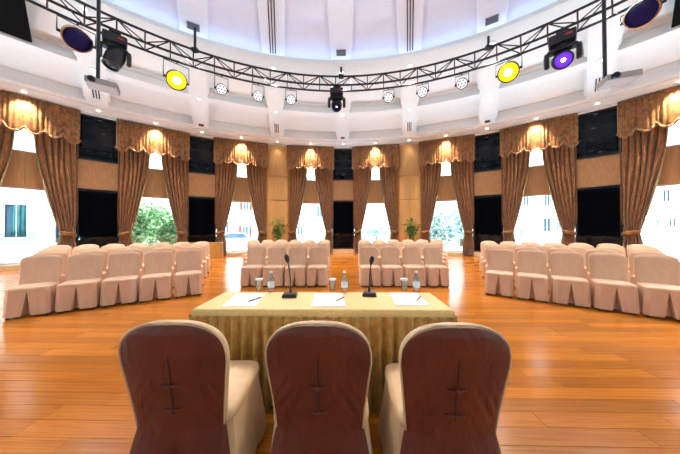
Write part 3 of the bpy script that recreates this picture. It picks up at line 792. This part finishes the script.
# head-table chairs: backs to us (front at +y)
def head_chair(x, y, rz, label):
    t = thing('banquet_chair', label, 'chair', (x, y, 0), rz, 'chairs at the head table')
    bk = MB(); back_loft(bk, 0.246, 0.212, 0.42, 0.955, 0.0, 0.09, 0.036, 48, 34, 0.19)
    bk.v = [(px, 0.0 - py, pz) for px, py, pz in bk.v]; bk.f = [tuple(reversed(f)) for f in bk.f]
    backrest = bk.build('backrest', M['satin'], t, 'all')
    # rear panel of the cover, coloured darker than its satin seat and rim
    def prof(s_):
        w = 0.212 + 0.034 * min(1, s_ / 0.62) ** 1.3
        z = 0.42 + 0.535 * s_; z1 = 0.765
        if z > z1: w *= max(0.0, 1 - ((z - z1) / 0.19) ** 2.6) ** (1 / 2.4)
        return w, z
    sd_ = rnd.uniform(0, 6)
    def f(u, v):
        ca = -C_(PI * (0.045 + 0.91 * u)); q0 = math.copysign(abs(ca) ** 0.55, ca)
        if v < 0.34:                      # the drop of the cover below the seat, opening in a pleat
            t = 1 - v / 0.34; z = 0.42 - 0.385 * t
            w = 0.210 + 0.075 * t ** 0.9; q = q0 + 0.0
            sa = math.sqrt(max(0, 1 - ca * ca))
            y = 0.036 * sa ** 0.75 + 0.02 * (1 - q * q) + 0.003 + 0.052 * t
            pw = 0.055 * t + 0.004; x = q * w
            y -= 0.05 * min(1, t * 2) * max(0.0, 1 - (abs(x) / pw) ** 4) + 0.006 * t * S(16 * q + sd_)
            return (x, -y, z)
        v2 = (v - 0.34) / 0.66; zp = 0.9445
        if v2 < 0.55: z = 0.42 + (0.765 - 0.42) * v2 / 0.55; k_ = 1.0
        else:
            ph = (v2 - 0.55) / 0.45 * math.radians(88); z = 0.765 + (zp - 0.765) * S(ph) ** (2 / 2.6); k_ = C_(ph) ** (2 / 2.4)
        s_ = (z - 0.42) / 0.535; wb = max(prof(s_)[0], 0.01)
        w = (0.212 + 0.034 * min(1, s_ / 0.62) ** 1.3 - 0.002 - 0.007 * v2) * k_
        q = q0; qb = min(0.995, abs(q * w / wb)); sa = math.sqrt(max(0, 1 - (qb ** (1 / 0.55)) ** 2))
        tt = 0.036 * (1.0 if z < 0.905 else max(0.3, ((0.955 - z) / 0.05) ** 0.5))
        yc = 0.09 * s_ ** 1.15
        fold = 0.004 * S(70 * (z + 0.35 * abs(q) * w / 0.21) + sd_ + 2 * q) * (1 - abs(q)) ** 0.5 * abs(q) ** 0.5 * max(0, 1 - abs(z - 0.58) / 0.22) * 2
        return (q * w, -(yc + tt * sa ** 0.75 + 0.02 * (1 - qb * qb) + 0.003 + fold), z)
    pn = MB().grid(f, 56, 70); pn.f = [tuple(reversed(q)) for q in pn.f]
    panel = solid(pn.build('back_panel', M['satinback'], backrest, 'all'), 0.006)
    tag(panel, 'dark brown rear panel of the satin cover')
    def ypan(z):
        s_ = (z - 0.42) / 0.535; return -(0.09 * s_ ** 1.15 + 0.062)
    sm = MB(); sm.tube([(0.0015 * S(0.7 * i), ypan(0.80 - i * 0.024) - 0.001, 0.80 - i * 0.024) for i in range(13)], 0.0035, 5)
    sm.build('seam', M['seam'], backrest, True)
    for zz in (0.66, 0.535):
        tb = MB(); y0 = ypan(zz) - 0.008
        tb.tube([(-0.045, y0 + 0.006, zz + 0.004), (-0.015, y0 - 0.002, zz), (0.015, y0 - 0.002, zz), (0.045, y0 + 0.006, zz + 0.003)], [0.002, 0.006, 0.006, 0.002], 6)
        tb.lathe([(0.006, -0.006), (0.011, 0), (0.006, 0.006)], 8, (0, y0 - 0.003, zz), (1, 0, 0))
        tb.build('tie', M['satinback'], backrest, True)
    # piping on the rim
    rim = []
    for sgn in (-1, 1):
        pts = []
        for i in range(41):
            s_ = i / 40 * 0.985; w, z = prof(s_); pts.append((sgn * max(w - 0.004, 0.0), -(0.09 * s_ ** 1.15 + 0.024), z))
        rim += pts if sgn < 0 else pts[::-1]
    MB().tube(rim, 0.0045, 5).build('piping', M['satin'], backrest, True)
    se = MB(); seat_loft(se, 0.236, -0.02, 0.47, 0.40, 0.475); se.build('seat', M['satin'], t, 'all')
    sk = MB(); skirt_loft(sk, 0.226, -0.462, 0.02, 0.45, 0.03, 0.055, 0.05, 0.07, True, 0.01, 3)
    sk.v = [(-px, -py, pz) for px, py, pz in sk.v]
    skirt = sk.build('skirt', M['satin'], t, True)
    for x_, y_ in ((-0.2, 0.02), (0.2, 0.02), (-0.2, 0.42), (0.2, 0.42)): link('leg', CH['leg'], t, (x_, y_, 0))
    return t
head_chair(-0.69, 1.165, math.radians(3), 'champagne satin chair with dark brown back at the annex end of the gold table')
head_chair(-0.012, 1.165, 0.0, 'champagne satin chair with dark brown back, middle seat of three at the gold table')
head_chair(0.605, 1.155, math.radians(-1), 'champagne satin chair with dark brown back at the purple-light end of the gold table')

# ------------------------------------------------------------------ head table
TX, TY0, TY1, TW = -0.07, 1.82, 2.31, 2.0
tbl = thing('head_table', 'long conference table under gold cloth with pleated gold skirt', 'table', (TX, (TY0 + TY1) / 2, 0))
td = TY1 - TY0
o = MB().box((0, 0, 0.735), (TW - 0.01, td - 0.01, 0.03)).build('tabletop', M['goldskirt'], tbl); bevel(o, 0.006)
def clothf(b):
    x, y = TW / 2 + 0.003, td / 2 + 0.003
    rs = []
    for g, z in ((-0.02, 0.7535), (-0.004, 0.7525), (0.003, 0.747), (0.004, 0.735), (0.006, 0.665)):
        rs.append([(sx * (x + g), sy * (y + g), z) for sx, sy in ((-1, -1), (1, -1), (1, 1), (-1, 1))])
    b.rings(rs[::-1], True, False, True)
cb = MB(); clothf(cb); cloth = cb.build('tablecloth', M['gold'], tbl); solid(cloth, 0.003, 1)
def outline(d, n=560):
    x, y = TW / 2 + d, td / 2 + d; per = 4 * (x + y); pts = []
    for i in range(n):
        s_ = per * i / n
        for (ax, ay, bx, by) in ((-x, -y, x, -y), (x, -y, x, y), (x, y, -x, y), (-x, y, -x, -y)):
            l = abs(bx - ax) + abs(by - ay)
            if s_ <= l:
                u = s_ / l; nx, ny = (by - ay) / l, -(bx - ax) / l
                pts.append((ax + (bx - ax) * u, ay + (by - ay) * u, nx, ny, per * i / n)); break
            s_ -= l
    return pts
ol = outline(0.012); rs = []
for j in range(7):
    t = j / 6; z = 0.705 - 0.69 * t; ring = []
    for (x, y, nx, ny, s_) in ol:
        w = S(2 * PI * s_ / 0.083 + 0.9 * S(s_ * 3.1)) + 0.35 * S(2 * PI * s_ / 0.047 + 2)
        d = (0.012 + 0.022 * min(1, t * 2)) * w + 0.02 + 0.014 * t
        ring.append((x + nx * d, y + ny * d, z))
    rs.append(ring)
MB().rings(rs, True, False, False).build('table_skirt', M['goldskirt'], tbl, 'all')
for sx, sy in ((-1, -1), (1, -1), (1, 1), (-1, 1)):
    MB().box((sx * 0.92, sy * 0.18, 0.36), (0.04, 0.04, 0.72)).build('leg', M['foot'], tbl)
ZT = 0.7565
# papers and pens
def paper(c, cx, nm, lab):
    v = [at_z(px, py, ZT) for px, py in c]
    p0 = sum(v, Vector()) / 4
    b = MB()
    t = thing('writing_pad', lab, 'paper', (p0.x, p0.y, ZT + 0.0005), 0, 'writing pads on the head table')
    lo = [(q.x - p0.x, q.y - p0.y) for q in v]
    for i, (h0, h1, rot) in enumerate(((0, 0.003, 0.0), (0.003, 0.005, 0.03))):
        bb = MB(); pts = [(x * C_(rot) - y * S(rot), x * S(rot) + y * C_(rot)) for x, y in lo]
        bb.rings([[(x, y, h0) for x, y in pts], [(x, y, h1) for x, y in pts]]); bb.build('sheet', M['paper'], t)
    pn = thing('pen', 'dark ballpoint pen lying on the writing pad ' + nm, 'pen', (p0.x + cx, p0.y - 0.02, ZT + 0.0115), math.radians(60), 'pens on the writing pads')
    MB().lathe([(0.001, -0.07), (0.004, -0.058), (0.0045, 0.05), (0.0045, 0.068)], 8, (0, 0, 0), (1, 0, 0)).build('barrel', M['ink'], pn, True)
    MB().box((0.045, 0, 0.0055), (0.04, 0.003, 0.002)).build('clip', M['chrome'], pn)
paper([(221, 307), (255, 307), (266, 294), (237, 294)], 0.09, 'at the annex end', 'white writing pad on the gold table at the annex end')
paper([(311, 307), (345, 307), (343, 293.5), (315, 293.5)], 0.10, 'between the two microphones', 'white writing pad on the gold table between the two microphones')
paper([(396, 306), (430, 306), (417, 293.2), (389.5, 293.2)], 0.09, 'on the purple light side', 'white writing pad on the gold table on the purple light side')
def mic(px, py, hx, hy, nm, rot):
    p = at_z(px, py, ZT)
    t = thing('gooseneck_microphone', 'black gooseneck microphone on a square base beside the ' + nm, 'microphone', (p.x, p.y, ZT), 0, 'gooseneck microphones on the head table')
    o = MB().box((0, 0, 0.018), (0.135, 0.115, 0.034), rot, 0.86).build('base', M['micbase'], t); bevel(o, 0.008)
    MB().lathe([(0.012, 0.034), (0.011, 0.08), (0.007, 0.085)], 10, (0, 0.02, 0)).build('socket', M['black'], t, True)
    h = at_y(hx, hy, p.y + 0.0); dx, dz = h.x - p.x, h.z - ZT
    pts = [Vector((0, 0.02, 0.08)), Vector((0.0, 0.02, 0.5 * dz)), Vector((0.35 * dx, 0.01, 0.75 * dz)), Vector((0.8 * dx, -0.01, 0.94 * dz))]
    cv = []
    for i in range(13):
        u = i / 12; a0, a1, a2, a3 = (1 - u) ** 3, 3 * u * (1 - u) ** 2, 3 * u * u * (1 - u), u ** 3
        cv.append(pts[0] * a0 + pts[1] * a1 + pts[2] * a2 + pts[3] * a3)
    MB().tube(cv, 0.0055, 6).build('gooseneck', M['black'], t, True)
    ax = (cv[-1] - cv[-2]).normalized()
    MB().lathe([(0.006, -0.02), (0.014, 0.0), (0.021, 0.02), (0.021, 0.05), (0.014, 0.066), (0.004, 0.072)], 14, cv[-1], ax).build('windscreen', M['black'], t, True)
mic(290, 296.5, 287.5, 259, 'writing pad at the annex end', 0.06)
mic(369.5, 295.5, 371.5, 261, 'middle writing pad and bottle', -0.1)
def bottle(px, py, nm):
    p = at_z(px, py, ZT)
    t = thing('water_bottle', 'clear plastic water bottle with a white label ' + nm, 'bottle', (p.x, p.y, ZT), 0, 'water bottles on the head table')
    MB().lathe([(0.026, 0.0), (0.031, 0.006), (0.031, 0.11), (0.029, 0.13), (0.016, 0.168), (0.0125, 0.178), (0.0125, 0.188)], 18).build('body', M['clear'], t, True)
    MB().lathe([(0.0318, 0.045), (0.0322, 0.05), (0.0322, 0.10), (0.0318, 0.105)], 18, cap0=False, cap1=False).build('label', M['label'], t, True)
    MB().lathe([(0.0145, 0.184), (0.0145, 0.203), (0.013, 0.205)], 14).build('cap', M['cap'], t, True)
def tumbler(px, py, nm):
    p = at_z(px, py, ZT)
    t = thing('drinking_glass', 'clear tumbler with a white paper lid ' + nm, 'glass', (p.x, p.y, ZT), 0, 'lidded tumblers on the head table')
    MB().lathe([(0.026, 0.0), (0.028, 0.002), (0.034, 0.105), (0.032, 0.105), (0.026, 0.008), (0.001, 0.008)], 18).build('tumbler', M['clear'], t, True)
    MB().lathe([(0.036, 0.1055), (0.037, 0.108), (0.037, 0.118), (0.034, 0.121)], 18).build('paper_lid', M['cap'], t, True)
for px, gx, nm in ((271, 259, 'beside the pad at the annex end'), (344.5, 332.5, 'in the middle of the gold table'), (416.5, 404, 'beside the pad on the purple light side')):
    bottle(px, 291.8, nm); tumbler(gx, 290.6, nm)

# ------------------------------------------------------------------ side table and palms
st_ = thing('side_table', 'small table draped to the floor in gold cloth by the windows', 'table', (-6.62, 11.2, 0), 0.45)
MB().box((0, 0, 0.735), (1.5, 0.55, 0.03)).build('tabletop', M['gold'], st_)
rs = []
for j in range(6):
    t = j / 5; ring = []
    for i in range(240):
        u = i / 240; a = 2 * PI * u; ca, sa = C_(a), S(a)
        x = 0.76 * math.copysign(abs(ca) ** 0.2, ca); y_ = 0.285 * math.copysign(abs(sa) ** 0.2, sa)
        k_ = 1 + (0.02 + 0.03 * t) * S(34 * a) ; ring.append((x * (1 + 0.02 * t) + 0.02 * t * S(40 * a) * ca, y_ * k_ * (1 + 0.05 * t), 0.752 - 0.74 * t))
    rs.append(ring)
MB().rings(rs, True, True, False).build('skirt', M['goldskirt'], st_, True)
leafp = [(-0.0, 0, 0), (-0.022, 0.12, 0.01), (-0.016, 0.26, -0.01), (0, 0.36, -0.06), (0.016, 0.26, -0.01), (0.022, 0.12, 0.01)]
leaf_m = MB().add(leafp, [(0, 1, 5), (1, 2, 4, 5), (2, 3, 4)]).mesh('leaf', M['green'])
def palm(p, lab, seed):
    r_ = random.Random(seed); t = thing('potted_palm', lab, 'plant', p, 0, 'potted palms before the columns')
    MB().lathe([(0.14, 0.0), (0.20, 0.28), (0.22, 0.42), (0.19, 0.42), (0.17, 0.36)], 18).build('pot', M['pot'], t, True)
    stems = MB(); n = 0
    for i in range(14):
        a = r_.random() * 2 * PI; lean = r_.uniform(0.05, 0.36); h = r_.uniform(1.35, 2.0)
        pts = [Vector((0.07 * C_(a), 0.07 * S(a), 0.36)), Vector((lean * 0.5 * C_(a), lean * 0.5 * S(a), 0.36 + (h - .36) * 0.6)), Vector((lean * C_(a), lean * S(a), h))]
        stems.tube(pts, 0.009, 5)
        for j in range(13):
            u = 0.42 + 0.58 * j / 12; q = pts[1].lerp(pts[2], (u - 0.42) / 0.58)
            lf = link('leaf', leaf_m, t, q); lf.rotation_euler = (r_.uniform(-0.7, 0.5), r_.uniform(-0.4, 0.4), r_.random() * 2 * PI); lf.scale = (1.5,) + (r_.uniform(0.6, 0.95),) * 2
    stems.build('stem', M['green'], t, True)
palm(Vector((-3.45, 12.35, 0)), 'green palm in a pot before the column on the annex side', 4)
palm(Vector((3.52, 12.35, 0)), 'green palm in a pot before the column on the purple light side', 9)

# ------------------------------------------------------------------ outside
tag(ringm([(RW + 0.64, -0.45), (90, -0.45), (90, -0.35), (RW + 0.64, -0.35)], 96).build('ground', M['paving'], None, False, (0, RC, 0)), kind='structure')
def facade(name, label, r, px0, px1, z1, mat, wins, depth=3.0, group=None, rot=0.0):
    a0 = math.atan2(ray(px0, 229).x, ray(px0, 229).y); a1 = math.atan2(ray(px1, 229).x, ray(px1, 229).y)
    A = CAMP + Vector((S(a0), C_(a0), 0)) * r; B = CAMP + Vector((S(a1), C_(a1), 0)) * r
    mid = (A + B) / 2; L = (B - A).length; rz = math.atan2(B.y - A.y, B.x - A.x)
    t = thing(name, label, 'building', (mid.x, mid.y, -0.35), rz)
    w = MB().box((0, depth / 2, z1 / 2), (L, depth, z1)).build('wall', mat, t)
    MB().box((0, depth / 2, z1 + 0.12), (L + 0.4, depth + 0.4, 0.24)).build('roof', M['bwhite'], t)
    e = (B - A).normalized(); nn = Vector((-e.y, e.x, 0))
    def hit(px, py):
        d = ray(px, py); k_ = (mid - CAMP).dot(nn) / d.dot(nn); q = CAMP + d * k_; return (q - mid).dot(e), q.z + 0.35
    for (p0, q0, p1, q1, kind) in wins:
        xa, za = hit(p0, q0); xb, zb = hit(p1, q1); x, z, ww, hh = (xa + xb) / 2, (za + zb) / 2, xb - xa, za - zb
        f = MB()
        for s_ in (-1, 1): f.box((x + s_ * ww / 2, -0.04, z), (0.1, 0.12, hh + 0.1)); f.box((x, -0.04, z + s_ * hh / 2), (ww + 0.1, 0.12, 0.1))
        f.box((x, -0.03, z), (0.06, 0.08, hh))
        fo = f.build('window', M['bwhite'], t)
        MB().box((x, -0.01, z), (ww, 0.04, hh)).build('pane', M['bglass'], fo)
        if kind == 's':
            for s_ in (-1, 1): MB().box((x + s_ * ww * 0.78, -0.05, z), (ww * 0.45, 0.06, hh)).build('shutter', M['shutter'], t)
        if kind == 'c':
            def cf(u_, v_): return (x - ww * 0.18 + ww * 0.62 * u_, -0.06 + 0.03 * S(22 * u_), z + hh / 2 - hh * v_)
            solid(MB().grid(cf, 30, 6).build('curtain', M['teal'], t, 'all'), 0.01)
        if kind == 'b':
            bl = MB(); bl.box((x, -0.5, z - hh / 2 - 0.1), (ww + 1.0, 1.0, 0.15)); bl.box((x, -0.95, z - hh / 2 + 0.9), (ww + 1.0, 0.06, 0.06))
            for i in range(9): bl.box((x - (ww + 0.9) / 2 + i * (ww + 0.9) / 8, -0.95, z - hh / 2 + 0.42), (0.05, 0.05, 0.9))
            bl.build('balcony', M['bwhite'], t)
    return t
facade('annex_building', 'white annex wall close outside with a teal curtained window', 19.5, -60, 70, 8.0, M['bwhite'], [(3, 203, 28, 238, 'c'), (54, 221, 66, 243, 'c'), (-40, 203, -18, 238, '')])
facade('villa', 'pale villa outside with red shuttered windows', 31, 205, 266, 10, M['bpink'], [(223, 221, 229, 243, ''), (242, 226, 248.5, 237, 's'), (243, 199, 249, 210, 's'), (226, 199, 231, 210, '')])
facade('white_house', 'white house outside with rows of blue grey windows', 34, 283, 340, 12, M['bwhite'], [(309, 206, 313, 217, ''), (316.5, 206, 322.5, 217, ''), (310, 230, 313, 239, ''), (314.2, 230, 318, 239, ''), (319.2, 230, 322.5, 239, ''), (297, 226, 303, 235, ''), (306, 177, 312, 190, ''), (317, 177, 323, 190, '')])
facade('apartment_block', 'white apartment block outside with blue grey windows', 27, 503, 582, 13, M['bwhite'], [(543, 218, 551, 232, ''), (556, 218, 561, 231, ''), (519, 229, 524, 237, ''), (544, 194, 550.5, 206, ''), (525.5, 216, 529.5, 224, ''), (523, 194, 529, 206, '')])
facade('balcony_block', 'white block outside with railed balconies', 24, 622, 760, 13, M['bwhite'], [(652, 218, 660, 227, 'b'), (668, 218, 677, 227, 'b'), (690, 216, 702, 226, 'b'), (640, 192, 648, 204, ''), (662, 190, 671, 202, ''), (674, 240, 679, 254, '')])
def crown(t, mat, c, R, n, seed, lsz):
    r_ = random.Random(seed); b = MB()
    for i in range(n):
        d = Vector((r_.gauss(0, 1), r_.gauss(0, 1), r_.gauss(0, 1))).normalized() * (r_.random() ** 0.4)
        p = Vector(c) + Vector((d.x * R[0], d.y * R[1], d.z * R[2]))
        x = Vector((r_.gauss(0, 1), r_.gauss(0, 1), r_.gauss(0, 0.6))).normalized() * lsz; y_ = x.cross(Vector((r_.gauss(0, 1), r_.gauss(0, 1), r_.gauss(0, 1)))).normalized() * lsz * 0.5
        b.add([p - x, p + y_, p + x, p - y_], [(0, 1, 2, 3)])
    o = b.build('foliage', mat, t); o['kind'] = 'stuff'; return o
def tree(px, dist, lab, cz, R, mat, seed, n=2600, lsz=0.16):
    d = ray(px, 229); p = CAMP + d * (dist / d.xy.length); p.z = -0.35
    t = thing('tree', lab, 'tree', p)
    MB().tube([(0, 0, 0), (0.1, 0, cz * 0.5), (0, 0, cz + R[2] * 0.3)], [0.16, 0.12, 0.05], 8).build('trunk', M['bark'], t, True)
    crown(t, mat, (0, 0, cz), R, n, seed, lsz)
tree(122, 19.5, 'pale green leafy tree outside, beside the white annex', 1.9, (1.5, 1.1, 1.4), M['leaf'], 1)
tree(150, 24.5, 'broad pale green tree outside, between annex and villa', 2.2, (2.0, 1.4, 1.7), M['leaf'], 2)
tree(178, 20.0, 'low green tree outside, next to the villa', 1.4, (1.3, 1.1, 1.1), M['leaf'], 3)
tree(376, 34, 'small grey green tree outside, next to the white house', 1.3, (2.6, 1.2, 1.0), M['leafblue'], 4, 1400)
tree(436, 21, 'blue green bamboo clump outside, beside the apartment block', 1.6, (1.6, 1.2, 1.5), M['leafblue'], 5, 900, 0.2)
tree(461, 26.5, 'feathery blue green bamboo outside, behind the blue green clump', 2.2, (1.4, 1.2, 2.0), M['leafblue'], 6, 800, 0.2)
def car(px, dist, lab):
    d = ray(px, 229); p = CAMP + d * (dist / d.xy.length); t = thing('parked_car', lab, 'car', (p.x, p.y, -0.35), -math.atan2(d.x, d.y))
    pr = [(-2.1, 0.35), (-2.1, 0.8), (-1.3, 0.9), (-0.8, 1.4), (0.7, 1.42), (1.3, 0.95), (2.05, 0.85), (2.1, 0.35)]
    b = MB().rings([[(x, -0.85, z) for x, z in pr], [(x, 0.85, z) for x, z in pr]]); bevel(b.build('body', M['car'], t), 0.08)
    MB().rings([[(x, -0.87, z) for x, z in ((-1.15, 0.95), (-0.74, 1.33), (0.64, 1.35), (1.1, 0.97))], [(x, 0.87, z) for x, z in ((-1.15, 0.95), (-0.74, 1.33), (0.64, 1.35), (1.1, 0.97))]]).build('glazing', M['bglass'], t)
    for x in (-1.3, 1.3):
        for y_ in (-0.8, 0.8): MB().lathe([(0.33, -0.1), (0.33, 0.1)], 18, (x, y_, 0.33), (0, 1, 0)).build('wheel', M['tyre'], t)
car(236, 25, 'silver car parked outside before the villa')
